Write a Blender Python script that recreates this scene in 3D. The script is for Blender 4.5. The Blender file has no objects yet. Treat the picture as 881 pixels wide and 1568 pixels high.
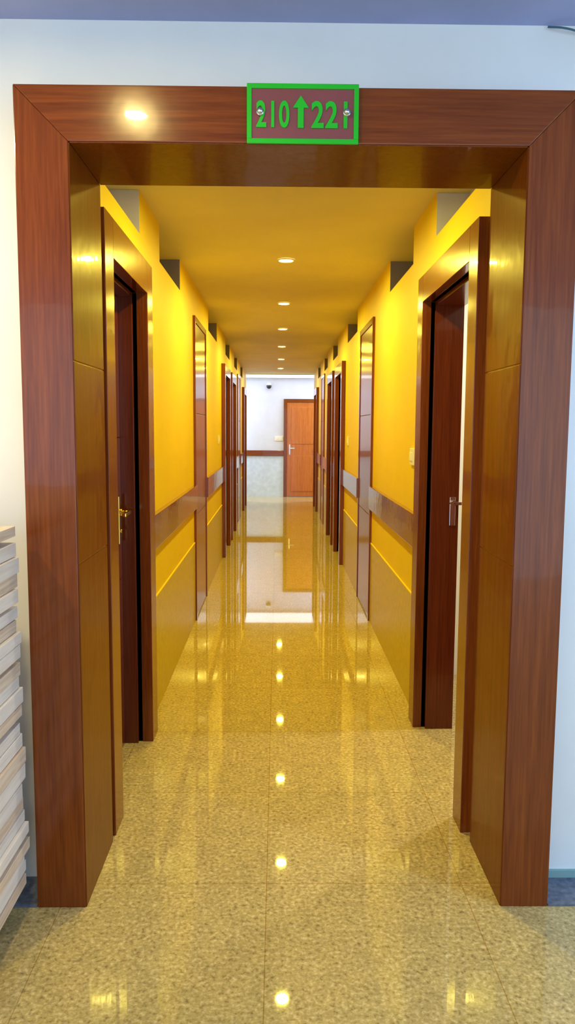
import bpy, bmesh, math, random
from mathutils import Vector, Matrix
random.seed(4)
scene = bpy.context.scene
scene.view_settings.view_transform = 'Standard'
scene.view_settings.look = 'None'
scene.view_settings.exposure = 0.0

# ------------------------------------------------------------ materials
def new_mat(name):
    m = bpy.data.materials.new(name); m.use_nodes = True
    nt = m.node_tree; b = nt.nodes['Principled BSDF']
    return m, nt, b

def simple(name, col, rough=0.5, metal=0.0, coat=0.0, emis=None, es=0.0, noise=0.06, nscale=6.0, bump=0.0):
    m, nt, b = new_mat(name)
    tc = nt.nodes.new('ShaderNodeTexCoord')
    n = nt.nodes.new('ShaderNodeTexNoise'); n.inputs['Scale'].default_value = nscale
    n.inputs['Detail'].default_value = 5
    nt.links.new(tc.outputs['Object'], n.inputs['Vector'])
    r = nt.nodes.new('ShaderNodeValToRGB')
    r.color_ramp.elements[0].position = 0.3; r.color_ramp.elements[1].position = 0.7
    r.color_ramp.elements[0].color = (*[c*(1-noise) for c in col], 1)
    r.color_ramp.elements[1].color = (*[min(1, c*(1+noise)) for c in col], 1)
    nt.links.new(n.outputs['Fac'], r.inputs['Fac'])
    nt.links.new(r.outputs['Color'], b.inputs['Base Color'])
    b.inputs['Roughness'].default_value = rough
    b.inputs['Metallic'].default_value = metal
    b.inputs['Coat Weight'].default_value = coat
    b.inputs['Coat Roughness'].default_value = 0.06
    if emis:
        b.inputs['Emission Color'].default_value = (*emis, 1)
        b.inputs['Emission Strength'].default_value = es
    if bump:
        bp = nt.nodes.new('ShaderNodeBump'); bp.inputs['Strength'].default_value = bump
        bp.inputs['Distance'].default_value = 0.01
        nt.links.new(n.outputs['Fac'], bp.inputs['Height'])
        nt.links.new(bp.outputs['Normal'], b.inputs['Normal'])
    return m

def wood(name, axis, dark, light, rough=0.2, coat=0.26, bump=0.035, spec=0.25, crough=0.035):
    m, nt, b = new_mat(name)
    tc = nt.nodes.new('ShaderNodeTexCoord')
    mp = nt.nodes.new('ShaderNodeMapping')
    sc = [42, 42, 42]; sc[axis] = 1.3
    mp.inputs['Scale'].default_value = sc
    nt.links.new(tc.outputs['Object'], mp.inputs['Vector'])
    n = nt.nodes.new('ShaderNodeTexNoise'); n.inputs['Scale'].default_value = 1.0
    n.inputs['Detail'].default_value = 6; n.inputs['Roughness'].default_value = 0.65
    n.inputs['Distortion'].default_value = 0.6
    nt.links.new(mp.outputs['Vector'], n.inputs['Vector'])
    sc2 = [150, 150, 150]; sc2[axis] = 7
    mp2 = nt.nodes.new('ShaderNodeMapping'); mp2.inputs['Scale'].default_value = sc2
    nt.links.new(tc.outputs['Object'], mp2.inputs['Vector'])
    n2 = nt.nodes.new('ShaderNodeTexNoise'); n2.inputs['Scale'].default_value = 1.0
    nt.links.new(mp2.outputs['Vector'], n2.inputs['Vector'])
    mx = nt.nodes.new('ShaderNodeMath'); mx.operation = 'MULTIPLY_ADD'
    mx.inputs[1].default_value = 0.4
    nt.links.new(n2.outputs['Fac'], mx.inputs[0])
    m2 = nt.nodes.new('ShaderNodeMath'); m2.operation = 'MULTIPLY'; m2.inputs[1].default_value = 0.6
    nt.links.new(n.outputs['Fac'], m2.inputs[0]); nt.links.new(m2.outputs[0], mx.inputs[2])
    r = nt.nodes.new('ShaderNodeValToRGB')
    r.color_ramp.elements[0].position = 0.34; r.color_ramp.elements[1].position = 0.66
    r.color_ramp.elements[0].color = (*dark, 1); r.color_ramp.elements[1].color = (*light, 1)
    nt.links.new(mx.outputs[0], r.inputs['Fac'])
    nt.links.new(r.outputs['Color'], b.inputs['Base Color'])
    b.inputs['Roughness'].default_value = rough
    b.inputs['Specular IOR Level'].default_value = spec
    b.inputs['Coat Weight'].default_value = coat
    b.inputs['Coat Roughness'].default_value = crough
    n3 = nt.nodes.new('ShaderNodeTexNoise'); n3.inputs['Scale'].default_value = 9.0
    nt.links.new(tc.outputs['Object'], n3.inputs['Vector'])
    bp = nt.nodes.new('ShaderNodeBump'); bp.inputs['Strength'].default_value = bump*4
    bp.inputs['Distance'].default_value = 0.004
    nt.links.new(n3.outputs['Fac'], bp.inputs['Height'])
    nt.links.new(bp.outputs['Normal'], b.inputs['Normal'])
    nt.links.new(bp.outputs['Normal'], b.inputs['Coat Normal'])
    return m

D = (0.130, 0.026, 0.004); L = (0.25, 0.060, 0.009)
wood_z = wood('wood_grain_vertical', 2, D, L)
wood_x = wood('wood_grain_cross', 0, D, L)
wood_y = wood('wood_grain_along', 1, D, L, coat=0.7)
wood_rev = wood('wood_reveal', 2, (0.12, 0.026, 0.003), (0.20, 0.048, 0.005), rough=0.3, coat=0.22, spec=0.06, crough=0.06, bump=0.08)
wood_leaf = wood('wood_leaf', 2, (0.10, 0.017, 0.005), (0.18, 0.036, 0.009))
wood_orange = wood('wood_orange', 2, (0.42, 0.11, 0.02), (0.6, 0.19, 0.04))
yellow = simple('yellow_paint', (0.82, 0.60, 0.006), 0.5, noise=0.04, nscale=2)
dado = simple('dado_tile', (0.58, 0.435, 0.008), 0.3, noise=0.10, nscale=25)
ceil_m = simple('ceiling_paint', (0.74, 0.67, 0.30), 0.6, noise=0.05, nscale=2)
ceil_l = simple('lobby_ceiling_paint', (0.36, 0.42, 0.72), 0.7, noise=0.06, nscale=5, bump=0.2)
white = simple('lobby_wall_paint', (0.90, 0.90, 0.85), 0.6, noise=0.04, nscale=3, bump=0.15)
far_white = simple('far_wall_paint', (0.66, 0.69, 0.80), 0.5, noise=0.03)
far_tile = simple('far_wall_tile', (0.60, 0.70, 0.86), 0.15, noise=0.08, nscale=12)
grey = simple('duct_grey', (0.22, 0.20, 0.20), 0.6)
bluegrey = simple('vent_bluegrey', (0.66, 0.68, 0.86), 0.6)
brass = simple('brass', (0.85, 0.55, 0.12), 0.22, metal=1.0)
steel = simple('steel', (0.75, 0.75, 0.75), 0.2, metal=1.0)
plastic = simple('switch_plastic', (0.85, 0.82, 0.72), 0.35)
black = simple('dark_plastic', (0.02, 0.02, 0.022), 0.3)
green = simple('sign_green', (0.003, 0.42, 0.006), 0.45, emis=(0.002, 0.5, 0.006), es=0.12)
sign_bg = simple('sign_panel', (0.24, 0.065, 0.065), 0.25, coat=0.4)
granite = simple('border_granite', (0.13, 0.15, 0.20), 0.2, noise=0.4, nscale=45)
crackm = simple('crack_teal', (0.06, 0.14, 0.2), 0.6)
lens = simple('lamp_lens', (1, 1, 1), 0.4, emis=(1.0, 0.88, 0.5), es=25)
panel_em = simple('panel_diffuser', (1, 1, 1), 0.4, emis=(0.85, 0.92, 1.0), es=2.2)
board_m = wood('board_edge', 1, (0.62, 0.44, 0.28), (0.90, 0.76, 0.58), rough=0.6, coat=0.0)
board_w = wood('board_white', 1, (0.78, 0.68, 0.56), (0.93, 0.87, 0.77), rough=0.6, coat=0.0)
board_b = wood('board_brown', 1, (0.12, 0.06, 0.03), (0.28, 0.15, 0.08), rough=0.6, coat=0.0)

def floor_mat():
    m, nt, b = new_mat('granite_tile_floor')
    N = nt.nodes.new; K = nt.links.new
    tc = N('ShaderNodeTexCoord')
    mp = N('ShaderNodeMapping'); mp.inputs['Location'].default_value = (0.03+0.645*10, -2.416+0.645*12, 0)
    K(tc.outputs['Object'], mp.inputs['Vector'])
    br = N('ShaderNodeTexBrick'); br.offset = 0; br.squash = 1
    br.inputs['Scale'].default_value = 1; br.inputs['Brick Width'].default_value = 0.645
    br.inputs['Row Height'].default_value = 0.645; br.inputs['Mortar Size'].default_value = 0.0014
    br.inputs['Mortar Smooth'].default_value = 0.0
    br.inputs['Color1'].default_value = (1, 1, 1, 1); br.inputs['Color2'].default_value = (0.93, 0.93, 0.93, 1)
    br.inputs['Mortar'].default_value = (0.72, 0.58, 0.38, 1)
    K(mp.outputs['Vector'], br.inputs['Vector'])
    n = N('ShaderNodeTexNoise'); n.inputs['Scale'].default_value = 75; n.inputs['Detail'].default_value = 4
    n.inputs['Roughness'].default_value = 0.6; n.inputs['Distortion'].default_value = 0.3
    K(tc.outputs['Object'], n.inputs['Vector'])
    r = N('ShaderNodeValToRGB')
    e = r.color_ramp.elements
    e[0].position = 0.32; e[0].color = (0.28, 0.20, 0.085, 1)
    e[1].position = 0.68; e[1].color = (0.76, 0.60, 0.31, 1)
    x = e.new(0.42); x.color = (0.46, 0.35, 0.135, 1)
    x = e.new(0.54); x.color = (0.56, 0.43, 0.17, 1)
    K(n.outputs['Fac'], r.inputs['Fac'])
    n2 = N('ShaderNodeTexNoise'); n2.inputs['Scale'].default_value = 14; n2.inputs['Detail'].default_value = 4
    K(tc.outputs['Object'], n2.inputs['Vector'])
    r2 = N('ShaderNodeValToRGB')
    r2.color_ramp.elements[0].position = 0.35; r2.color_ramp.elements[0].color = (0.90, 0.90, 0.90, 1)
    r2.color_ramp.elements[1].position = 0.65; r2.color_ramp.elements[1].color = (1.04, 1.03, 1.0, 1)
    K(n2.outputs['Fac'], r2.inputs['Fac'])
    m1 = N('ShaderNodeMix'); m1.data_type = 'RGBA'; m1.blend_type = 'MULTIPLY'; m1.inputs[0].default_value = 1
    K(r.outputs['Color'], m1.inputs[6]); K(r2.outputs['Color'], m1.inputs[7])
    m2 = N('ShaderNodeMix'); m2.data_type = 'RGBA'; m2.blend_type = 'MULTIPLY'; m2.inputs[0].default_value = 1
    K(m1.outputs[2], m2.inputs[6]); K(br.outputs['Color'], m2.inputs[7])
    K(m2.outputs[2], b.inputs['Base Color'])
    b.inputs['Roughness'].default_value = 0.025
    b.inputs['Specular IOR Level'].default_value = 0.38
    return m
floor_m = floor_mat()

# ------------------------------------------------------------ mesh helper
class MB:
    def __init__(s, name, parent=None):
        s.name = name; s.bm = bmesh.new(); s.mats = []; s.parent = parent
    def mi(s, m):
        if m not in s.mats: s.mats.append(m)
        return s.mats.index(m)
    def box(s, x0, x1, y0, y1, z0, z1, mat, bev=0.0):
        x0, x1 = min(x0, x1), max(x0, x1); y0, y1 = min(y0, y1), max(y0, y1)
        i = s.mi(mat)
        t = bmesh.new()
        r = bmesh.ops.create_cube(t, size=1)
        for v in t.verts:
            v.co = Vector(((x0+x1)/2+v.co.x*(x1-x0), (y0+y1)/2+v.co.y*(y1-y0), (z0+z1)/2+v.co.z*(z1-z0)))
        if bev: bmesh.ops.bevel(t, geom=list(t.edges), offset=bev, segments=2, profile=0.6, affect='EDGES')
        s._merge(t, i); return s
    def prism_y(s, pts, y0, y1, mat, bev=0.0):
        i = s.mi(mat); t = bmesh.new()
        a = [t.verts.new((p[0], y0, p[1])) for p in pts]
        b = [t.verts.new((p[0], y1, p[1])) for p in pts]
        t.faces.new(a); t.faces.new(b[::-1])
        n = len(pts)
        for k in range(n): t.faces.new((a[k], b[k], b[(k+1) % n], a[(k+1) % n]))
        bmesh.ops.recalc_face_normals(t, faces=list(t.faces))
        if bev: bmesh.ops.bevel(t, geom=list(t.edges), offset=bev, segments=2, profile=0.6, affect='EDGES')
        s._merge(t, i); return s
    def cyl(s, c, r, d, axis, mat, r2=None, seg=32, bev=0.0):
        i = s.mi(mat); t = bmesh.new()
        bmesh.ops.create_cone(t, cap_ends=True, segments=seg, radius1=r, radius2=r if r2 is None else r2, depth=d)
        if bev: bmesh.ops.bevel(t, geom=[e for e in t.edges if len(e.link_faces) == 2 and e.calc_face_angle(0) > 1], offset=bev, segments=2, affect='EDGES')
        if axis == 'X': M = Matrix.Rotation(math.pi/2, 4, 'Y')
        elif axis == 'Y': M = Matrix.Rotation(math.pi/2, 4, 'X')
        else: M = Matrix.Identity(4)
        bmesh.ops.transform(t, matrix=Matrix.Translation(c) @ M, verts=list(t.verts))
        s._merge(t, i, smooth=True); return s
    def sphere(s, c, r, mat, sz=1.0):
        i = s.mi(mat); t = bmesh.new()
        bmesh.ops.create_uvsphere(t, u_segments=24, v_segments=14, radius=r)
        bmesh.ops.transform(t, matrix=Matrix.Translation(c) @ Matrix.Diagonal((1, 1, sz, 1)), verts=list(t.verts))
        s._merge(t, i, smooth=True); return s
    def _merge(s, t, i, smooth=False):
        for f in t.faces:
            f.material_index = i
            f.smooth = smooth and len(f.verts) == 4
        me = bpy.data.meshes.new('tmp'); t.to_mesh(me); t.free()
        s.bm.from_mesh(me); bpy.data.meshes.remove(me)
    def done(s):
        me = bpy.data.meshes.new(s.name); s.bm.to_mesh(me); s.bm.free()
        for m in s.mats: me.materials.append(m)
        o = bpy.data.objects.new(s.name, me); scene.collection.objects.link(o)
        if s.parent: o.parent = s.parent
        return o

def empty(name, loc=(0, 0, 0)):
    e = bpy.data.objects.new(name, None); scene.collection.objects.link(e)
    e.empty_display_size = 0.1
    return e

# ------------------------------------------------------------ dimensions
H = 2.58; HL = 2.70
XL, XR = 0.64, 0.73
Y0, Y1 = 2.65, 15.8
YE = 16.9
TH = 0.15

# floor / ceilings
MB('floor').box(-3.0, 3.0, -3.2, 17.1, -0.1, 0, floor_m).done()
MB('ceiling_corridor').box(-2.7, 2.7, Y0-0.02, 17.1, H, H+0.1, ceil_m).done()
MB('ceiling_lobby').box(-3.0, 3.0, -3.2, Y0-0.02, HL, HL+0.1, ceil_l).done()

# lobby front wall with portal opening
w = MB('wall_front')
w.box(-3.0, -0.745, 2.45, Y0, 0, HL, white).box(0.859, 3.0, 2.45, Y0, 0, HL, white)
w.box(-0.745, 0.859, 2.45, Y0, 2.453, HL, white)
w.done()
MB('wall_lobby_left').box(-3.1, -3.0, -3.2, 2.65, 0, HL, white).done()
w = MB('wall_lobby_right')
w.box(3.0, 3.1, 1.7, 2.65, 0, HL, white).box(3.0, 3.1, -3.2, -2.6, 0, HL, white)
w.box(3.0, 3.1, -2.6, 1.7, 0, 0.85, white).box(3.0, 3.1, -2.6, 1.7, 2.4, HL, white).done()
w = MB('added_window_1')  # unseen window, added so bluish daylight comes in from the right
for ya, yb in ((-2.6, -2.55), (-1.2, -1.15), (0.25, 0.30), (1.65, 1.70)):
    w.box(3.02, 3.07, ya, yb, 0.85, 2.4, plastic, 0.004)
w.box(3.02, 3.07, -2.55, 1.65, 0.85, 0.90, plastic, 0.004).box(3.02, 3.07, -2.55, 1.65, 2.35, 2.40, plastic, 0.004)
w.done()
b = MB('trim_1')
b.box(0.862, 3.0, 2.29, 2.45, 0, 0.006, granite).box(-3.0, -0.748, 2.29, 2.45, 0, 0.006, granite)
b.done()
b = MB('baseboard_front')
b.box(0.862, 3.0, 2.438, 2.45, 0.006, 0.03, simple('skirting_green', (0.25, 0.42, 0.40), 0.5)).done()

# ------------------------------------------------------------ portal frame
pf = empty('door_frame_portal')
xl0, xl1, xr1, xr0 = -0.746, -0.5955, 0.712, 0.860
zb, zt = 2.300, 2.452
MB('jamb_left', pf).prism_y([(xl0, 0), (xl1, 0), (xl1, zb), (xl0, zt)], 2.29, 2.68, wood_z, 0.003).done()
MB('jamb_right', pf).prism_y([(xr1, 0), (xr0, 0), (xr0, zt), (xr1, zb)], 2.29, 2.68, wood_z, 0.003).done()
MB('head', pf).prism_y([(xl1, zb), (xr1, zb), (xr0, zt), (xl0, zt)], 2.29, 2.68, wood_x, 0.003).done()
q = MB('reveal_panels', pf)
for a, c in ((0.0, 1.088), (1.092, 1.688), (1.692, 2.298)):
    q.box(xl1-0.002, xl1+0.003, 2.294, 2.679, a, c, wood_rev, 0.0012)
    q.box(xr1+0.002, xr1-0.003, 2.294, 2.679, a, c, wood_rev, 0.0012)
q.box(xl1+0.004, xr1-0.004, 2.294, 2.679, zb-0.003, zb+0.002, wood_rev, 0.0012)
q.done()

# ------------------------------------------------------------ doors
def handle(parent, s, x, y, z, mat, dirY=-1):
    """x: surface coordinate, s: side sign; lever points dirY"""
    h = MB('handle', parent)
    h.box(x, x-s*0.008, y-0.02, y+0.02, z-0.11, z+0.11, mat, 0.003)
    h.cyl((x-s*0.028, y, z+0.035), 0.010, 0.045, 'X', mat)
    h.cyl((x-s*0.012, y, z+0.035), 0.018, 0.012, 'X', mat)
    h.box(x-s*0.042, x-s*0.058, y-0.012 if dirY > 0 else y-0.12, y+0.12 if dirY > 0 else y+0.012, z+0.025, z+0.045, mat, 0.005)
    h.cyl((x-s*0.010, y, z-0.05), 0.010, 0.010, 'X', mat)
    h.done()

def door(n, s, y0, y1, zt, tw, xf, kind='recess', tw2=None, hm=brass):
    """s=-1 left wall, +1 right wall; xf = |x| of trim face."""
    tw2 = tw2 or tw
    e = empty('door_%d' % n)
    X = XL if s < 0 else XR
    t = MB('casing', e)
    t.box(s*xf, s*(X+0.02), y0-tw, y0, 0, zt+tw, wood_z, 0.002)
    t.box(s*xf, s*(X+0.02), y1, y1+tw2, 0, zt+tw, wood_z, 0.002)
    t.box(s*xf, s*(X+0.02), y0+0.0005, y1-0.0005, zt, zt+tw, wood_y, 0.002)
    t.done()
    if kind == 'flush':
        f = MB('leaf', e)
        f.box(s*(xf+0.006), s*(X+0.03), y0+0.003, y1-0.003, 0.01, zt*0.36, wood_z, 0.003)
        f.box(s*(xf+0.006), s*(X+0.03), y0+0.003, y1-0.003, zt*0.36+0.004, zt*0.7, wood_z, 0.003)
        f.box(s*(xf+0.006), s*(X+0.03), y0+0.003, y1-0.003, zt*0.7+0.004, zt-0.003, wood_z, 0.003)
        f.done()
        return e
    dp = X+TH+0.004
    j = MB('jamb_lining', e)
    j.box(s*(X+0.018), s*dp, y0-0.001, y0+0.02, 0, zt, wood_leaf, 0.001)
    j.box(s*(X+0.018), s*dp, y1-0.02, y1+0.001, 0, zt, wood_leaf, 0.001)
    j.box(s*(X+0.018), s*dp, y0+0.02, y1-0.02, zt-0.02, zt+0.001, wood_leaf, 0.001)
    j.done()
    if kind == 'recess':
        a, b_ = xf+0.13, xf+0.17
        f = MB('leaf', e)
        for z0, z1 in ((0.008, 0.80), (0.804, 1.45), (1.454, zt-0.023)):
            f.box(s*a, s*b_, y0+0.023, y1-0.023, z0, z1, wood_leaf, 0.002)
        f.box(s*(a+0.01), s*(b_-0.005), y0+0.021, y1-0.021, 0.002, zt-0.021, wood_leaf)
        f.done()
        handle(e, s, s*a, y1-0.085, 1.08, hm, dirY=-1)
    else:   # open inwards, hinge on near jamb
        f = MB('leaf', e)
        x0 = X+TH+0.01
        for z0, z1 in ((0.008, 0.80), (0.804, 1.45), (1.454, zt-0.023)):
            f.box(s*x0, s*(x0+0.82), y0-0.02, y0+0.02, z0, z1, wood_leaf, 0.002)
        f.box(s*(x0+0.002), s*(x0+0.818), y0-0.016, y0+0.016, 0.008, zt-0.024, wood_leaf)
        f.done()
        k = MB('strike_lock', e)
        yy = y1-0.02
        k.box(s*(X+0.110), s*(X+0.138), yy-0.004, yy+0.001, 1.03, 1.17, steel, 0.0015)
        k.cyl((s*(X+0.124), yy-0.014, 1.14), 0.014, 0.024, 'Y', steel)
        k.box(s*(X+0.12), s*(X+0.165), yy-0.026, yy-0.016, 1.132, 1.148, steel, 0.003)
        k.done()
    return e

left = [(2.862, 3.585, 2.10, 0.14, 0.590, 'recess'),
        (5.98, 6.80, 2.29, 0.045, 0.622, 'flush'),
        (9.00, 9.80, 2.10, 0.12, 0.595, 'recess'),
        (10.4, 11.2, 2.10, 0.12, 0.595, 'recess'),
        (12.3, 13.0, 2.29, 0.045, 0.622, 'flush'),
        (14.1, 14.9, 2.10, 0.12, 0.595, 'recess')]
right = [(2.865, 3.765, 2.10, 0.125, 0.688, 'open'),
         (5.98, 6.80, 2.29, 0.045, 0.712, 'flush'),
         (8.55, 9.35, 2.10, 0.12, 0.685, 'recess'),
         (10.0, 10.8, 2.10, 0.12, 0.685, 'recess'),
         (12.1, 12.8, 2.29, 0.045, 0.712, 'flush'),
         (14.0, 14.8, 2.10, 0.12, 0.685, 'recess')]
n = 1
for s, lst in ((-1, left), (1, right)):
    for (y0, y1, z, tw, xf, kind) in lst:
        door(n, s, y0, y1, z, tw, xf, kind); n += 1

# ------------------------------------------------------------ corridor walls
notch = [(2.75, 3.70), (4.30, 5.18), (7.25, 8.25), (9.6, 10.4), (11.5, 12.3), (13.4, 14.2)]
ZN = 2.385
tr = 2
for s, lst, X, nm in ((-1, left, XL, 'left'), (1, right, XR, 'right')):
    ops = [(a, b_, z) for a, b_, z, tw, xf, k in lst if k != 'flush']
    cuts = sorted({Y0, Y1} | {v for o in ops for v in o[:2]} | {v for o in notch for v in o})
    w = MB('wall_'+nm)
    for a, b_ in zip(cuts[:-1], cuts[1:]):
        mid = (a+b_)/2
        z0 = 0; z1 = H
        for o in ops:
            if o[0] < mid < o[1]: z0 = o[2]
        for o in notch:
            if o[0] < mid < o[1]: z1 = ZN
        w.box(s*X, s*(X+TH), a, b_, z0, z1, yellow)
    for k, (a, b_) in enumerate(notch):
        w.box(s*(X+TH), s*(X+TH+0.02), a-0.02, b_+0.02, ZN-0.05, H, bluegrey if k == 0 else grey)
        w.box(s*(X+0.001), s*(X+TH), b_-0.006, b_, ZN, H-0.001, bluegrey if k == 0 else grey)
    w.done()
    blocked = sorted((a-tw, b_+tw) for a, b_, z, tw, xf, k in lst)
    cur = 2.68; segs = []
    for a, b_ in blocked:
        if a-cur > 0.08: segs.append((cur, a))
        cur = b_
    segs.append((cur, Y1))
    r = MB('trim_%d' % tr); tr += 1
    d = MB('baseboard_'+nm)
    for a, b_ in segs:
        r.box(s*(X-0.028), s*(X+0.005), a+0.001, b_-0.001, 0.885, 1.06, wood_y, 0.003)
        d.box(s*(X-0.006), s*(X+0.005), a+0.001, b_-0.001, 0, 0.608, dado)
        d.box(s*(X-0.008), s*(X+0.005), a+0.001, b_-0.001, 0.608, 0.618, yellow, 0.002)
    r.done(); d.done()

# side room behind the open right door
w = MB('wall_side_room')
w.box(0.88, 2.6, 4.6, 4.7, 0, H, white).box(2.6, 2.7, 2.65, 4.7, 0, H, white)
w.done()
# far lobby
w = MB('wall_back')
w.box(-2.7, 2.7, YE, YE+0.1, 0.89, H, far_white).box(-2.7, 2.7, YE-0.008, YE+0.1, 0, 0.89, far_tile)
w.done()
w = MB('wall_far_sides')
w.box(-2.7, -XL-TH, Y1-0.1, Y1, 0, H, far_white).box(XR+TH, 2.7, Y1-0.1, Y1, 0, H, far_white)
w.box(-2.7, -2.6, Y1, YE, 0, H, far_white).box(2.6, 2.7, Y1, YE, 0, H, far_white)
w.done()
b = MB('trim_%d' % tr); tr += 1
b.box(-2.6, 0.13, YE-0.03, YE-0.006, 0.89, 1.01, wood_x, 0.003).done()
e = empty('door_%d' % n)
t = MB('casing', e)
t.box(0.13, 0.20, YE-0.04, YE, 0, 2.12, wood_z, 0.003).box(0.94, 1.01, YE-0.04, YE, 0, 2.12, wood_z, 0.003)
t.box(0.20, 0.94, YE-0.04, YE, 2.05, 2.12, wood_x, 0.003).done()
t = MB('leaf', e)
t.box(0.203, 0.937, YE-0.025, YE-0.009, 0.01, 2.047, wood_orange)
for z0, z1 in ((0.12, 0.9), (1.15, 1.95)):
    t.box(0.29, 0.85, YE-0.032, YE-0.02, z0, z1, wood_orange, 0.006)
t.done()
t = MB('handle', e)
t.box(0.245, 0.275, YE-0.036, YE-0.024, 0.92, 1.14, steel, 0.003)
t.cyl((0.26, YE-0.055, 1.06), 0.01, 0.05, 'Y', steel).box(0.255, 0.37, YE-0.085, YE-0.07, 1.05, 1.07, steel, 0.004).done()

# ------------------------------------------------------------ lights
def downlight(x, y, zc, power, col, r=0.043):
    e = empty('ceiling_downlight')
    m = MB('rim', e)
    t = bmesh.new()
    seg = 40; prof = [(r*1.0, -0.002), (r*1.02, -0.008), (r*1.22, -0.008), (r*1.3, -0.001)]
    rings = []
    for (rr, zz) in prof:
        rings.append([t.verts.new((x+rr*math.cos(2*math.pi*k/seg), y+rr*math.sin(2*math.pi*k/seg), zc+zz)) for k in range(seg)])
    for a, c in zip(rings[:-1], rings[1:]):
        for k in range(seg): t.faces.new((a[k], a[(k+1) % seg], c[(k+1) % seg], c[k]))
    m._merge(t, m.mi(plastic), smooth=True)
    m.done()
    MB('lens', e).cyl((x, y, zc-0.002), r, 0.003, 'Z', lens).done()
    l = bpy.data.lights.new('lamp', 'AREA'); l.shape = 'DISK'; l.size = r*1.9
    l.energy = power; l.color = col
    o = bpy.data.objects.new('lamp', l); scene.collection.objects.link(o)
    o.location = (x, y, zc-0.006); o.parent = e
warm = (1.0, 0.83, 0.10)
for y in (3.4, 5.15, 6.9, 8.65, 10.5, 12.4, 14.3):
    downlight(0.05, y, H, 22, warm)
downlight(-0.55, 1.44, HL, 13, (1.0, 0.78, 0.28), r=0.045)
downlight(-1.7, 1.5, HL, 26, (1.0, 0.84, 0.50))  # unseen warm lamp, added to turn the left wall cream
downlight(1.75, 1.5, HL, 20, (0.35, 0.60, 1.0))  # unseen cool lamp, added to tint the right floor and wall blue
downlight(1.7, 3.8, H, 24, (0.95, 0.95, 1.0))  # unseen lamp added so the side room looks white

lp = empty('added_fill_panel')
MB('panel_frame', lp).box(-0.75, 0.85, 15.9, 16.8, H-0.012, H, plastic, 0.003).done()
MB('diffuser', lp).box(-0.72, 0.82, 15.93, 16.77, H-0.016, H-0.011, panel_em).done()
for xx in (-1.7, 1.8):  # extra lamps out of view, added to brighten the far lobby
    l = bpy.data.lights.new('lamp', 'AREA'); l.shape = 'RECTANGLE'; l.size = 0.6; l.size_y = 0.6; l.energy = 50; l.color = (0.78, 0.86, 1)
    e = empty('added_fill_panel')
    MB('panel_frame', e).box(xx-0.33, xx+0.33, 16.02, 16.68, H-0.012, H, plastic, 0.003).done()
    o = bpy.data.objects.new('lamp', l); scene.collection.objects.link(o); o.location = (xx, 16.35, H-0.014); o.parent = e

wd = bpy.data.worlds.new('World'); scene.world = wd; wd.use_nodes = True
bg = wd.node_tree.nodes['Background']; bg.inputs[0].default_value = (0.56, 0.76, 1.0, 1); bg.inputs[1].default_value = 2.7

# ------------------------------------------------------------ sign
sg = empty('room_number_sign')
sx0, sx1, sz0, sz1 = -0.090, 0.2235, 2.296, 2.456
ys = 2.288
MB('panel', sg).box(sx0+0.004, sx1-0.004, ys-0.006, ys, sz0+0.004, sz1-0.004, sign_bg, 0.001).done()
f = MB('border', sg); bw = 0.013
f.box(sx0, sx1, ys-0.010, ys-0.002, sz1-bw, sz1, green, 0.001).box(sx0, sx1, ys-0.010, ys-0.002, sz0, sz0+bw, green, 0.001)
f.box(sx0, sx0+bw, ys-0.010, ys-0.002, sz0+bw, sz1-bw, green).box(sx1-bw, sx1, ys-0.010, ys-0.002, sz0+bw, sz1-bw, green)
f.done()
def glyphs(txt, x0, x1, z0, z1):
    c = bpy.data.curves.new('t', 'FONT'); c.body = txt; c.size = 1; c.offset = 0.022; c.extrude = 0.02
    c.space_character = 1.08
    o = bpy.data.objects.new('t', c); scene.collection.objects.link(o)
    bpy.context.view_layer.update()
    dg = bpy.context.evaluated_depsgraph_get()
    me = bpy.data.meshes.new_from_object(o.evaluated_get(dg))
    bpy.data.objects.remove(o)
    xs = [v.co.x for v in me.vertices]; yy = [v.co.y for v in me.vertices]
    for v in me.vertices:
        px = x0+(v.co.x-min(xs))/(max(xs)-min(xs))*(x1-x0)
        pz = z0+(v.co.y-min(yy))/(max(yy)-min(yy))*(z1-z0)
        v.co = Vector((px, ys-0.008-(0.002 if v.co.z > 0 else -0.002), pz))
    me.materials.clear(); me.materials.append(green)
    for p in me.polygons: p.material_index = 0
    ob = bpy.data.objects.new('digits_'+txt, me); scene.collection.objects.link(ob); ob.parent = sg
glyphs('210', -0.064, 0.029, 2.338, 2.410)
glyphs('221', 0.091, 0.192, 2.338, 2.410)
MB('arrow', sg).prism_y([(0.053, 2.338), (0.069, 2.338), (0.069, 2.392), (0.083, 2.392), (0.061, 2.424), (0.039, 2.392), (0.053, 2.392)], ys-0.010, ys-0.005, green).done()
k = MB('screws', sg)
for x in (-0.053, 0.190):
    k.cyl((x, ys-0.012, 2.379), 0.0105, 0.010, 'Y', steel, bev=0.002)
    k.sphere((x, ys-0.017, 2.379), 0.008, steel)
k.done()

# ------------------------------------------------------------ board stack
st = MB('wooden_board_stack')
z = 0.11
mats = [board_m, board_w, board_w, board_m, board_w, board_w]
for yy in (1.05, 1.6, 2.15):
    st.box(-1.5, -0.83, yy-0.04, yy+0.04, 0, 0.11, board_b, 0.003)
k = 0
while z < 1.15:
    th = random.choice([0.034, 0.04, 0.046])
    dx = random.uniform(-0.010, 0.008)
    st.box(-1.55+dx, -0.758+dx, 0.7+random.uniform(-0.03, 0.03), 2.25+random.uniform(-0.02, 0.01), z, z+th, mats[k % 6], 0.002)
    z += th+0.0025
    if k % 4 == 3:
        for yy in (1.0, 1.5, 2.16):
            st.box(-1.5, -0.80, yy-0.03, yy+0.03, z, z+0.015, board_b, 0.001)
        z += 0.0155
    k += 1
st.box(-1.53, -0.764, 0.7, 2.25, z, z+0.03, board_m, 0.002)
st.done()

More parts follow.
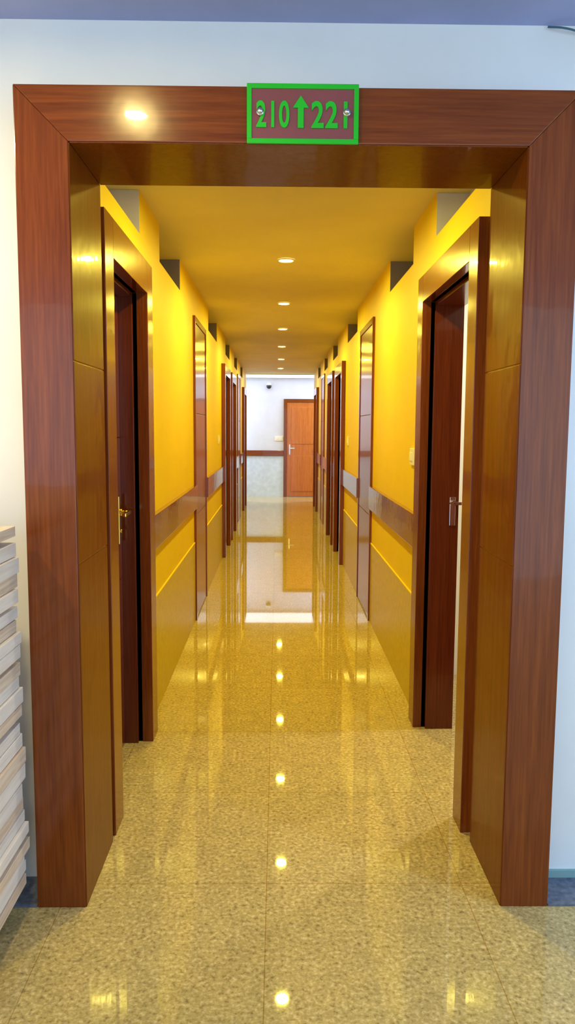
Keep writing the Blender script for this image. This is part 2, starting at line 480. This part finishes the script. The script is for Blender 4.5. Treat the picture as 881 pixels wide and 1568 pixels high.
# ------------------------------------------------------------ small fixtures
def switch(s, y, z, name='light_switch'):
    X = XL if s < 0 else XR
    m = MB(name)
    m.box(s*X, s*(X-0.012), y-0.05, y+0.05, z-0.045, z+0.045, plastic, 0.003)
    for dy in (-0.022, 0.022):
        m.box(s*(X-0.010), s*(X-0.017), y+dy-0.014, y+dy+0.014, z-0.022, z+0.022, plastic, 0.002)
    m.done()
switch(1, 4.16, 1.35); switch(1, 8.0, 1.37); switch(-1, 8.4, 1.37)
m = MB('light_switch')
m.box(-0.06, 0.12, YE-0.012, YE, 1.22, 1.32, plastic, 0.003)
for x in (-0.02, 0.03, 0.08): m.box(x-0.015, x+0.015, YE-0.017, YE-0.01, 1.245, 1.295, plastic, 0.002)
m.done()
m = MB('security_camera')
m.cyl((-0.19, YE-0.08, 2.42), 0.05, 0.03, 'Z', plastic).box(-0.215, -0.165, YE-0.10, YE, 2.42, 2.45, plastic, 0.004)
m.sphere((-0.19, YE-0.08, 2.385), 0.055, black).done()

# plaster crack at the ceiling edge, drawn as a thin curve
c = bpy.data.curves.new('ceiling_crack', 'CURVE'); c.dimensions = '3D'; c.bevel_depth = 0.003
sp = c.splines.new('BEZIER'); pts = [(0.80, 2.44, 2.692), (0.84, 2.42, 2.680), (0.90, 2.43, 2.672), (0.97, 2.435, 2.655), (1.05, 2.44, 2.66)]
sp.bezier_points.add(len(pts)-1)
for bp_, p in zip(sp.bezier_points, pts):
    bp_.co = p; bp_.handle_left_type = bp_.handle_right_type = 'AUTO'
o = bpy.data.objects.new('ceiling_crack', c); scene.collection.objects.link(o); c.materials.append(crackm)

# ------------------------------------------------------------ camera
p = math.radians(6.2); yaw = math.radians(0.76); roll = math.radians(0.33)
fw = Vector((math.sin(yaw)*math.cos(p), math.cos(yaw)*math.cos(p), -math.sin(p)))
r0 = Vector((math.cos(yaw), -math.sin(yaw), 0)); u0 = r0.cross(fw)
r = r0*math.cos(roll)+u0*math.sin(roll); u = -r0*math.sin(roll)+u0*math.cos(roll)
cam = bpy.data.cameras.new('camera'); co = bpy.data.objects.new('camera', cam); scene.collection.objects.link(co)
M = Matrix((r, u, -fw)).transposed().to_4x4(); M.translation = Vector((0, 0, 1.5))
co.matrix_world = M
cam.sensor_fit = 'VERTICAL'; cam.sensor_height = 36; cam.lens = 1186/1568*36
cam.clip_start = 0.05
scene.camera = co
